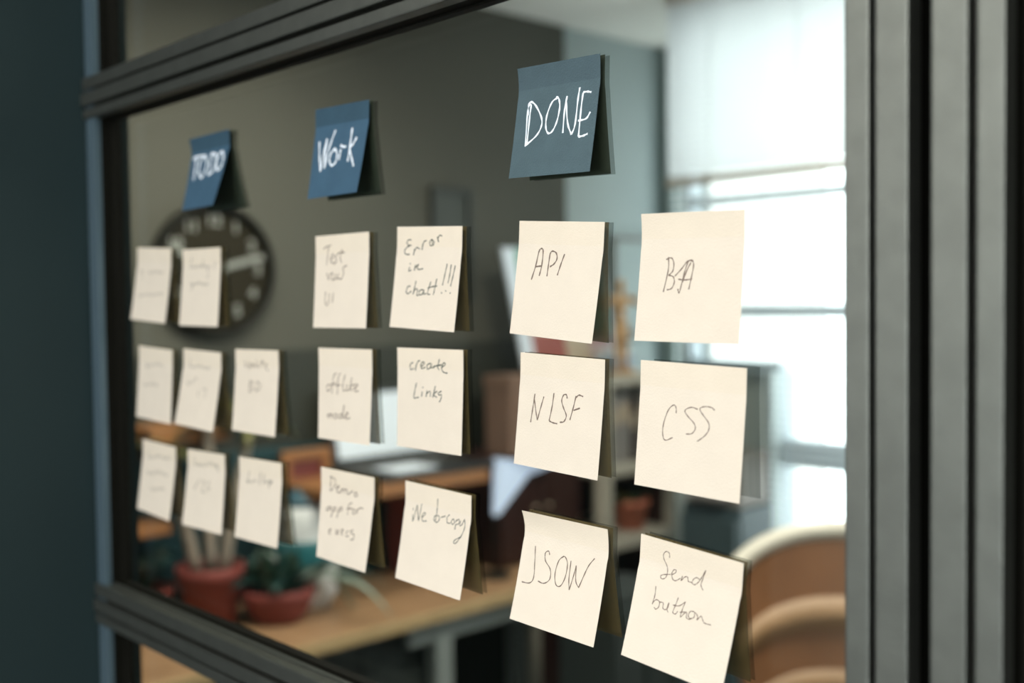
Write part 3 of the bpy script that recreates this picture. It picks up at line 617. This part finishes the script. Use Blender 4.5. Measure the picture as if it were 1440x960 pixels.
adopt(cab, box('body', M['dark_cab'], (XL + 0.12, ya, 0), (xc - 0.02, yc, ZD - 0.04)), box('door', M['dark_cab'], (xc - 0.018, ya, 0.03), (xc, ybm - 0.003, ZD - 0.05), bevel=0.002),
      box('door', M['dark_cab'], (xc - 0.018, ybm + 0.003, 0.03), (xc, yc, ZD - 0.05), bevel=0.002))
tag(cab, 'dark grey two-door cabinet standing under the wooden desk', 'cabinet')

# ------------------------------------------------------------------ potted plants on the desk
def pot(root, c, r0, r1, h, shape='flower', m='terracotta'):
    if shape == 'flower': prof = [(r0, 0), (r1 * 0.96, h * 0.78), (r1 * 1.06, h * 0.78), (r1 * 1.08, h), (r1 * 0.98, h), (r1 * 0.94, h * 0.86), (0.001, h * 0.86)]
    else: prof = [(r0, 0), (r0 * 1.25, h * 0.25), (r1, h * 0.75), (r1 * 1.03, h), (r1 * 0.95, h), (r1 * 0.9, h * 0.85), (0.001, h * 0.85)]
    adopt(root, lathe('pot', M[m], prof, c), lathe('soil', M['soil'], [(r1 * 0.9, h * 0.82), (r1 * 0.6, h * 0.9), (0.001, h * 0.92)], c))
def leaves(root, base, n, L, W, m, droop, rise, spread=0.0, a0=0.0, a1=2 * PI):
    for k in range(n):
        a = a0 + (a1 - a0) * (k + random.random() * 0.6) / n
        b = V(base) + V((random.uniform(-spread, spread), random.uniform(-spread, spread), 0))
        adopt(root, leaf('leaf', m[k % len(m)], b, (math.cos(a), math.sin(a), 0), L * random.uniform(0.75, 1.15), W * random.uniform(0.8, 1.2), droop * random.uniform(0.6, 1.3), rise=rise * random.uniform(0.8, 1.15)))
c1 = PZ(298, 880, ZD); c1.z = ZD + 0.0005
p1 = empty('potted_yucca', c1); pot(p1, c1, 0.062, 0.082, 0.165)
for dx, dy, h, ex, ey in ((-.02, -.03, .34, .00, -.09), (.0, .0, .42, 0, .0), (.015, .03, .36, .0, .085)):
    b = c1 + V((dx, dy, 0.14)); pts = catmull([b, b + V((ex * .4, ey * .4, h * .5)), b + V((ex, ey, h))], 4)
    adopt(p1, tube('trunk', M['trunk'], pts, [0.016] * (len(pts) - 2) + [0.013, 0.011], seg=10))
    leaves(p1, pts[-1] - V((0, 0, .02)), 9, 0.20, 0.026, [M['leaf_olive'], M['leaf'], M['leaf_olive']], 0.7, 0.75)
tag(p1, 'terracotta pot with pale bare yucca trunks at the left end of the desk', 'potted plant')
c2 = PZ(392, 871, ZD); c2.z = ZD + 0.0005
p2 = empty('potted_spider_plant', c2); pot(p2, c2, 0.062, 0.100, 0.092, 'bowl')
leaves(p2, c2 + V((0, 0, .08)), 34, 0.20, 0.026, [M['leaf'], M['leaf'], M['leaf_teal']], 0.62, 0.82, 0.05)
leaves(p2, c2 + V((0, 0, .08)), 22, 0.15, 0.032, [M['leaf'], M['leaf_teal'], M['leaf']], 0.32, 0.93, 0.06)
leaves(p2, c2 + V((0.03, 0.03, .085)), 4, 0.37, 0.024, [M['leaf_pale']], 0.84, 0.62, 0.02, 0.55, 1.75)
tag(p2, 'wide terracotta bowl with dark drooping striped leaves, second pot on the desk', 'potted plant')
c0 = PZ(205, 885, ZD); c0.z = ZD + 0.0005
p0 = empty('potted_leafy_plant', c0); pot(p0, c0, 0.055, 0.07, 0.11)
for k in range(13):
    a = 2 * PI * k / 13 + random.random() * .3
    adopt(p0, leaf('leaf', M['leaf_teal'] if k % 2 else M['leaf'], c0 + V((0, 0, .10)), (math.cos(a), math.sin(a), 0), random.uniform(.17, .27), .062, .5, rise=.9))
tag(p0, 'leafy blue-green plant half hidden by the partition post at far left', 'potted plant')

# ------------------------------------------------------------------ teal board, shelves and clutter above the desk
zpn = PX(400, 492, XL).z
struct(box('lower_wall_dark_sheet', mat('dark_olive_lower_wall', (0.036, 0.038, 0.028), 0.6, 0, 0.3, noise=0.2, nscale=3), (XL - 0.001, 0.05, 0), (XL + .0015, y_break, zpn)))  # thin dark sheet over the lower wall, darker than the paint above
ta, tb = PX(150, 700, XL + 0.03), PX(560, 700, XL + 0.03)
bd = box('pinboard', M['teal'], (XL + 0.002, ta.y, ZD + 0.001), (XL + 0.028, tb.y, PX(300, 640, XL + 0.03).z), bevel=0.003)
tag(bd, 'dark teal board standing on the desk behind the pots', 'board')
def shelf(pa, pb, depth, m, label, th=0.03):
    xf = XL + depth; a, b = PX(*pa, xf), PX(*pb, xf); zt = (a.z + b.z) / 2
    r = empty('wall_shelf', (XL, (a.y + b.y) / 2, zt - th))
    adopt(r, box('board', m, (XL, a.y, zt - th), (xf, b.y, zt), bevel=0.003))
    for yy in (a.y + 0.08 * (b.y - a.y), b.y - 0.08 * (b.y - a.y)):
        adopt(r, box('bracket', M['clock_rim'], (XL, yy - .008, zt - th - .10), (XL + .012, yy + .008, zt - th)), box('bracket', M['clock_rim'], (XL, yy - .008, zt - th - .012), (XL + depth * .75, yy + .008, zt - th)))
    tag(r, label, 'shelf'); return xf, a.y, b.y, zt
shelf((212, 599), (325, 599), 0.16, M['orange_wood'], 'short orange wooden shelf under the left row of notes', 0.045)
shelf((150, 741), (242, 741), 0.14, M['orange_wood'], 'small orange wooden ledge behind the leafy plant', 0.03)
xf, ys0, ys1, zs = shelf((466, 676), (688, 676), 0.36, M['orange_wood'], 'wooden wall shelf carrying the open laptop', 0.035)
# laptop facing the room
ly0, ly1 = PX(500, 640, XL + .2).y, PX(655, 640, XL + .2).y
lap = empty('laptop', (XL + .2, (ly0 + ly1) / 2, zs))
adopt(lap, box('base', M['laptop'], (XL + .09, ly0, zs + .001), (XL + .34, ly1, zs + .020), bevel=.004))
for r_ in range(4):
    for k in range(11):
        yk = ly0 + .02 + k * (ly1 - ly0 - .04) / 11; xk = XL + .115 + r_ * .026
        adopt(lap, box('key', M['key'], (xk, yk, zs + .02), (xk + .02, yk + (ly1 - ly0 - .04) / 11 - .005, zs + .0225)))
mxs = Matrix.Translation((XL + .095, 0, zs + .018)) @ Matrix.Rotation(math.radians(-12), 4, 'Y')
adopt(lap, box('lid', M['laptop'], (-.010, ly0, 0), (0, ly1, .235), bevel=.003, mx=mxs), box('screen', M['white_paper'], (0, ly0 + .018, .025), (.0015, ly1 - .018, .218), mx=mxs))
tag(lap, 'open black laptop with a pale screen standing on the wooden wall shelf', 'laptop')
wp = box('paper_sheet', M['white_paper'], (XL + .215, PX(548, 640, XL + .3).y, zs + .0235), (XL + .335, PX(606, 640, XL + .3).y, zs + .027)); tag(wp, 'white sheet of paper lying on the laptop keyboard', 'paper')
# orange frame with a dark print
fo = picture('framed_print', XL + 0.06, (392, 635), (462, 712), M['orange_wood'], M['maroon_print'], 'orange wooden frame with a maroon print above the white jar', 0.03)
a = PX(395, 716, XL + .11); ys_ = PX(460, 716, XL + .11)
lg = empty('ledge', (XL, a.y, a.z)); zl = PX(420, 712, XL + .06).z
adopt(lg, box('board', M['orange_wood'], (XL + .032, a.y - .02, zl - .02), (XL + .09, ys_.y + .02, zl - .0005)), box('wall_batten', M['orange_wood'], (XL + .032, a.y, zl - .05), (XL + .048, ys_.y, zl - .02)))
tag(lg, 'narrow wooden ledge holding the orange framed print', 'shelf')
# white jar with teal band on the desk
cj = PX(430, 770, XL + .19); base = V((cj.x, cj.y, ZD + .0005)); hj = PX(432, 700, XL + .19).z - ZD; rj = .085
jar = empty('storage_jar', base)
adopt(jar, lathe('jar_body', M['white'], [(rj * .75, 0), (rj, hj * .12), (rj * 1.05, hj * .5), (rj, hj * .86), (rj * .8, hj * .95), (.001, hj * .95)], base),
      lathe('jar_band', M['teal_band'], [(rj * 1.045, hj * .42), (rj * 1.065, hj * .45), (rj * 1.06, hj * .62), (rj * 1.03, hj * .65)], base),
      lathe('lid', M['blue_print'], [(rj * .82, hj * .95), (rj * .8, hj), (rj * .3, hj * 1.1), (.001, hj * 1.12)], base))
tag(jar, 'white jar with a teal band and slate lid behind the spider plant', 'jar')
# small red books beneath the shelf
for i, (pa, pb, mm, lb) in enumerate((((590, 700), (603, 770), 'red_print', 'red book standing on the desk beside the Demo note'), ((604, 690), (620, 770), 'maroon', 'dark maroon book standing right of the red book'))):
    A, B = PX(*pa, XL + .2), PX(*pb, XL + .2)
    b_ = empty('book', (XL + .12, A.y, ZD)); adopt(b_, box('cover', M[mm], (XL + .03, A.y, ZD + .001), (XL + .2, B.y, A.z), bevel=.002), box('pages', M['beige_print'], (XL + .035, A.y + .003, A.z - .001), (XL + .195, B.y - .003, A.z + .0015)))
    tag(b_, lb, 'book')

# ------------------------------------------------------------------ hutch cabinet, box and leaning board
xh = XL + 0.30
yu_lim = PX(849, 600, XL + 0.40).y - .012
yh0, yh1 = PX(706, 780, xh).y, min(yu_lim, PX(828, 780, xh).y)
zh = PX(760, 640, xh).z
hut = empty('desk_cabinet', ((XL + xh) / 2, (yh0 + yh1) / 2, ZD))
adopt(hut, box('body', M['maroon'], (XL + .002, yh0, ZD + .001), (xh - .02, yh1, zh), bevel=.003), box('door', M['maroon'], (xh - .019, yh0, ZD + .01), (xh, (yh0 + yh1) / 2 - .003, zh - .012), bevel=.003),
      box('door', M['maroon'], (xh - .019, (yh0 + yh1) / 2 + .003, ZD + .01), (xh, yh1, zh - .012), bevel=.003))
for s in (-1, 1): adopt(hut, lathe('knob', M['beige_print'], [(.006, 0), (.008, .01), (.001, .014)], (xh + .004, (yh0 + yh1) / 2 + s * .03, (ZD + zh) / 2), seg=12))
tag(hut, 'dark maroon two-door cabinet at the back of the desk behind the NLSF note', 'cabinet')
xb_ = XL + 0.25; zb_top = PX(730, 528, xb_).z; yb_0 = PX(717, 580, xb_).y; yb_1 = min(yu_lim - .006, PX(838, 580, xb_).y)
bxo = empty('cardboard_box', (XL + .12, (yb_0 + yb_1) / 2, zh))
adopt(bxo, box('carton', M['brown_box'], (XL + .13, yb_0, zh + .001), (xb_, yb_1, zb_top - .012), bevel=.003), box('lid', M['brown_box'], (XL + .126, yb_0 - .004, zb_top - .045), (xb_ + .005, yb_1 + .004, zb_top), bevel=.003))
tag(bxo, 'brown lidded box on top of the maroon cabinet', 'box')
# leaning illustrated board in colour blocks
xp = XL + 0.16
Q = [PX(703, 348, xp), PX(842, 352, xp), PX(868, 519, xp), PX(735, 519, xp)]
def quad(name, m, s0, t0, s1, t1, x0, th):
    def q(s, t): p = (Q[0] * (1 - s) + Q[1] * s) * (1 - t) + (Q[3] * (1 - s) + Q[2] * s) * t; return V((x0, p.y, p.z))
    bm = bmesh.new(); pts = [q(s0, t0), q(s1, t0), q(s1, t1), q(s0, t1)]
    lo = [bm.verts.new(p) for p in pts]; hi = [bm.verts.new(p + V((th, 0, 0))) for p in pts]
    bm.faces.new(lo[::-1]); bm.faces.new(hi)
    for k in range(4): bm.faces.new((lo[k], lo[(k + 1) % 4], hi[(k + 1) % 4], hi[k]))
    bmesh.ops.recalc_face_normals(bm, faces=bm.faces[:])
    return link_mesh(name, bm, m)
lb = empty('illustrated_board', (xp, (Q[3].y + Q[2].y) / 2, Q[3].z))
adopt(lb, quad('board', M['white_paper'], 0, 0, 1, 1, xp, .012), quad('colour_block', M['green_print'], .10, 0.01, .95, .34, xp + .012, .0012), quad('colour_block', M['beige_print'], .10, .34, .5, .7, xp + .012, .0012),
      quad('colour_block', M['green_print'], .5, .34, .95, .7, xp + .012, .0012), quad('colour_block', M['red_print'], .12, .70, .45, .93, xp + .012, .0012), quad('colour_block', M['beige_print'], .45, .70, .7, 1, xp + .012, .0012),
      quad('colour_block', M['pink'], .7, .70, .95, 1, xp + .012, .0012), quad('colour_block', M['green_print'], .12, .93, .45, 1, xp + .012, .0012))
tag(lb, 'tilted white board with green, beige and red blocks behind the API note', 'board')
# pale wedge shade in front of the maroon cabinet, given an added glow
xw = xh + .03
tri = [PX(694, 643, xw), PX(770, 652, xw), PX(742, 668, xw), PX(702, 722, xw), PX(692, 727, xw)]
bm = bmesh.new(); lo = [bm.verts.new(p + V((.0, 0, 0))) for p in tri]; hi = [bm.verts.new(p + V((.004 + .03 * (i in (0, 1)), 0, 0))) for i, p in enumerate(tri)]
bm.faces.new(lo[::-1]); bm.faces.new(hi)
for k in range(5): bm.faces.new((lo[k], lo[(k + 1) % 5], hi[(k + 1) % 5], hi[k]))
bmesh.ops.recalc_face_normals(bm, faces=bm.faces[:])
lampo = empty('reading_lamp', (xw - .01, tri[4].y, ZD))
lm = mat('lamp_shade_added_glow', (0.7, 0.78, 0.9), 0.6); lm.node_tree.nodes['Principled BSDF'].inputs['Emission Color'].default_value = (0.55, 0.70, 1.0, 1); lm.node_tree.nodes['Principled BSDF'].inputs['Emission Strength'].default_value = 0.45  # emission added to brighten the pale shade
shd = link_mesh('lamp_shade', bm, lm)
adopt(lampo, shd, tube('lamp_arm', M['clock_rim'], [(xw + .01, tri[4].y - .0, ZD + .01), (xw + .008, tri[4].y - .005, (ZD + tri[4].z) / 2), (xw + .004, tri[4].y + .002, tri[4].z + .01)], .004), lathe('lamp_base', M['clock_rim'], [(.05, 0), (.05, .008), (.01, .014), (.001, .014)], (xw + .01, tri[4].y, ZD + .0008)))
tag(lampo, 'desk lamp with a pale blue-white wedge shade given added glow beside the maroon cabinet', 'lamp')

# ------------------------------------------------------------------ cream shelving unit near the corner
xs_f = XL + 0.40
yu0, yu1 = PX(849, 600, xs_f).y, PX(946, 600, xs_f).y
su = empty('shelving_unit', ((XL + xs_f) / 2, (yu0 + yu1) / 2, 0))
zt = PX(890, 527, xs_f).z
tw = .045
for yy in (yu0, yu1):
    for xx in (xs_f - tw, XL + .004): adopt(su, box('upright', M['cream_wood'], (xx, yy, 0), (xx + tw, yy + tw, zt - .03), bevel=.003))
levels = [zt, PX(890, 652, xs_f).z, PX(890, 755, xs_f).z, .12]
for i, zz in enumerate(levels): adopt(su, box('shelf_board', M['cream_wood'], (XL + .003, yu0 - .001, zz - .035), (xs_f + .002, yu1 + tw + .001, zz), bevel=.003))
adopt(su, box('side_panel', M['maroon'], (XL + .05, yu1 + .012, .15), (xs_f - tw, yu1 + .03, levels[1] - .036)))
adopt(su, box('back_panel', M['maroon'], (XL + .002, yu0 + .003, .15), (XL + .0035, yu1 + tw - .003, levels[1] - .036)))
tag(su, 'cream wooden shelving unit in the corner left of the window', 'shelving unit')
gy = lambda px: PX(px, 600, xs_f).y
for i, (p0_, p1_, hh, mm, lb_) in enumerate(((872, 884, .25, 'binder', 'grey binder, leftmost on the upper shelf of the cream unit'), (885, 902, .27, 'binder', 'wide grey binder, second on the upper shelf of the cream unit'), (903, 912, .22, 'maroon', 'thin maroon binder on the upper shelf of the cream unit'), (913, 930, .26, 'printer', 'taupe binder at the right of the upper shelf'))):
    r = empty('binder', (XL + .3, gy(p0_), levels[1])); yA, yB = gy(p0_), gy(p1_)
    adopt(r, box('cover', M[mm], (XL + .1, yA, levels[1] + .001), (XL + .35, yB, levels[1] + hh), bevel=.003), box('spine_label', M['beige_print'], (XL + .35, yA + .006, levels[1] + hh * .5), (XL + .3515, yB - .006, levels[1] + hh * .75)))
    tag(r, lb_, 'binder', 'binders on the cream shelving unit')
c3 = V((XL + .30, PX(887, 700, XL + .30).y, levels[2] + .0005)); p3 = empty('small_potted_plant', c3); pot(p3, c3, .046, .062, .105, m='terracotta_pale')
leaves(p3, c3 + V((0, 0, .09)), 14, .13, .03, [M['leaf'], M['leaf_olive']], .7, .8, .02)
tag(p3, 'small terracotta pot with a leafy plant on the middle shelf of the cream unit', 'potted plant')
c4 = V((XL + .24, gy(890), levels[3])); 
tr = empty('paper_tray', (XL + .2, gy(890), levels[2] - .4))
# stack of white paper and pale blue box on the unit top
for i, (p0_, p1_, x0_, x1_, h0, h1, mm, nm, lb_, ct) in enumerate(((906, 942, .05, .24, 0, .055, 'sky_blue', 'storage_box', 'flat pale blue box on top of the cream shelving unit', 'box'), (904, 944, .08, .22, .056, .08, 'white', 'paper_stack', 'stack of white paper on the pale blue box', 'paper'))):
    bb = box(nm, M[mm], (XL + x0_, gy(p0_), zt + .001 + h0), (XL + x1_, gy(p1_), zt + h1), bevel=.004); tag(bb, lb_, ct)
bpy.data.objects.remove(tr)

# wooden artist's mannequin
fx = XL + .32; fy = PX(874, 520, fx).y; fz = zt + .001
top = PX(872, 392, fx).z; H = top - fz
man = empty('artist_mannequin', (fx, fy, fz))
def ell(name, c, r):
    bm = bmesh.new(); bmesh.ops.create_uvsphere(bm, u_segments=16, v_segments=10, radius=1)
    for v in bm.verts: v.co = V((v.co.x * r[0], v.co.y * r[1], v.co.z * r[2])) + V(c)
    return link_mesh(name, bm, M['figure'], smooth=True)
def lim(name, pts, rr):
    rr = [q * 1.35 for q in rr]
    return tube(name, M['figure'], [V((fx + p[0] * H, fy + p[1] * H, fz + p[2] * H)) for p in pts], [q * H for q in rr], seg=10)
h_ = lambda x, y, z: (fx + x * H, fy + y * H, fz + z * H)
adopt(man, lathe('base', M['figure'], [(.16 * H, 0), (.17 * H, .03 * H), (.001, .035 * H)], (fx, fy, fz)), ell('head', h_(0, 0, .93), (.05 * H, .048 * H, .07 * H)),
      lim('neck', [(0, 0, .82), (0, 0, .88)], [.02, .02]), ell('chest', h_(0, 0, .74), (.065 * H, .10 * H, .10 * H)), ell('waist', h_(0, 0, .62), (.045 * H, .06 * H, .06 * H)), ell('hips', h_(0, 0, .53), (.06 * H, .085 * H, .06 * H)))
for s in (-1, 1):
    adopt(man, lim('upper_arm', [(0, s * .10, .80), (.01, s * .20, .78), (.02, s * .30, .72)], [.030, .028, .022]), lim('forearm', [(.02, s * .30, .72), (.03, s * .38, .76), (.04, s * .44, .82)], [.024, .022, .016]),
          ell('hand', h_(.04, s * .47, .86), (.018 * H, .02 * H, .04 * H)), lim('thigh', [(0, s * .05, .50), (0, s * .06, .28)], [.040, .028]), lim('shin', [(0, s * .06, .28), (0, s * .065, .06)], [.028, .018]), ell('foot', h_(.03, s * .065, .05), (.05 * H, .025 * H, .018 * H)))
tag(man, 'wooden jointed artist mannequin with raised arms on the cream shelving unit', 'figure')

# low slate cabinet and printer under the window, dark low cabinet in front
yq, yr = 2.17, YF - .055
xa2, xb2 = PY(955, 720, yq).x, PY(1088, 720, yr).x
zc_ = PY(1010, 716, yq).z; zp = PY(1020, 640, yq).z
sc = empty('low_cabinet', ((xa2 + xb2) / 2, (yq + yr) / 2, 0)); adopt(sc, box('body', M['slate_cab'], (xa2, yq + .02, 0), (xb2, yr, zc_), bevel=.003))
for k in range(3): adopt(sc, box('drawer', M['slate_cab'], (xa2 + .006, yq, zc_ - .02 - (k + 1) * .2), (xb2 - .006, yq + .02, zc_ - .03 - k * .2), bevel=.003))
tag(sc, 'slate blue-grey drawer cabinet under the window beside the shelving unit', 'cabinet')
pr = empty('printer', ((xa2 + xb2) / 2, (yq + yr) / 2, zc_))
adopt(pr, box('body', M['printer'], (xa2 + .01, yq + .03, zc_ + .001), (xb2 - .01, yr - .01, zp), bevel=.010), box('paper_slot', M['laptop'], (xa2 + .03, yq + .024, zc_ + .06), (xb2 - .03, yq + .032, zc_ + .09)), box('output_tray', M['binder'], (xa2 + .04, yq - .02, zc_ + .03), (xb2 - .04, yq + .032, zc_ + .04), bevel=.002))
tag(pr, 'taupe grey printer standing on the slate cabinet behind the CSS note', 'printer')
x3 = -2.05; lcy0, lcy1 = PX(862, 800, x3).y, min(2.14, PX(1042, 820, x3).y)
zlc = PX(950, 822, x3).z
lc = empty('sideboard', (x3 - .2, (lcy0 + lcy1) / 2, 0)); adopt(lc, box('body', M['dark_cab'], (x3 - .22, lcy0, 0), (x3 - .02, lcy1, zlc), bevel=.004))
for k in range(2): adopt(lc, box('door', M['dark_cab'], (x3 - .018, lcy0 + .01 + k * (lcy1 - lcy0) / 2, .05), (x3, lcy0 - .01 + (k + 1) * (lcy1 - lcy0) / 2, zlc - .03), bevel=.003))
tag(lc, 'dark grey sideboard in front of the cream shelving unit', 'sideboard')

# ------------------------------------------------------------------ tan shell chair
dch = ray(1205, 745); tc_ = 2.35; ct = CAM + dch * tc_
chair = empty('shell_chair', (ct.x, ct.y, 0))
fwd = V((ct.x - CAM.x, ct.y - CAM.y, 0)).normalized(); sdv = V((fwd.y, -fwd.x, 0))
W0 = 0.255; Zt = ct.z
def shellp(u, v, off=0.0):
    # u -1..1 across, v 0..1 from the rim downwards; curved like a tub, narrower below
    rim = Zt - 0.085 * abs(u) ** 2.2
    zz = rim - v * (0.52 - .03 * abs(u))
    wdt = W0 * (1 - 0.16 * v ** 0.9)
    ang = u * 1.15; dep = -0.16 * (1 - math.cos(ang)) - .05 * v
    return V((ct.x, ct.y, 0)) + sdv * (math.sin(ang) / math.sin(1.15) * wdt) + fwd * (-dep + off) * -1 + V((0, 0, zz))
def shell(name, m, v0, v1, off, th, nu=28, nv=14):
    bm = bmesh.new(); vs = [[bm.verts.new(shellp(-1 + 2 * i / nu, v0 + (v1 - v0) * j / nv, off * math.sin(PI * j / nv) if off else 0)) for i in range(nu + 1)] for j in range(nv + 1)]
    for j in range(nv):
        for i in range(nu): bm.faces.new((vs[j][i], vs[j][i + 1], vs[j + 1][i + 1], vs[j + 1][i]))
    o = link_mesh(name, bm, m, smooth=True); s = o.modifiers.new('thickness', 'SOLIDIFY'); s.thickness = th; s.offset = 0
    return o
adopt(chair, shell('backrest', M['chair'], 0, 1, 0, .022), shell('padded_roll', M['chair_roll'], .26, .42, .030, .006), shell('padded_roll', M['chair_roll'], .56, .70, .026, .006))
rim = [shellp(-1 + 2 * i / 36, 0.0) for i in range(37)]
adopt(chair, tube('rim', M['chair_rim_highlight'], rim, .021, seg=12))
zse = .45
adopt(chair, lathe('seat', M['chair'], [(.20, 0), (.24, .03), (.24, .07), (.21, .09), (.001, .09)], (ct.x + fwd.x * .10, ct.y + fwd.y * .10, zse)))
for sx, sy in ((-1, -1), (-1, 1), (1, -1), (1, 1)):
    t0 = V((ct.x, ct.y, zse)) + sdv * sx * .13 + fwd * (.10 + sy * .13); t1 = t0 + sdv * sx * .05 + fwd * sy * .05; t1.z = 0.005
    adopt(chair, tube('leg', M['cream_wood'], [t0, t1], [.016, .011]))
tag(chair, 'tan leather tub chair with a rounded rim painted as a highlight near the bright window', 'chair')
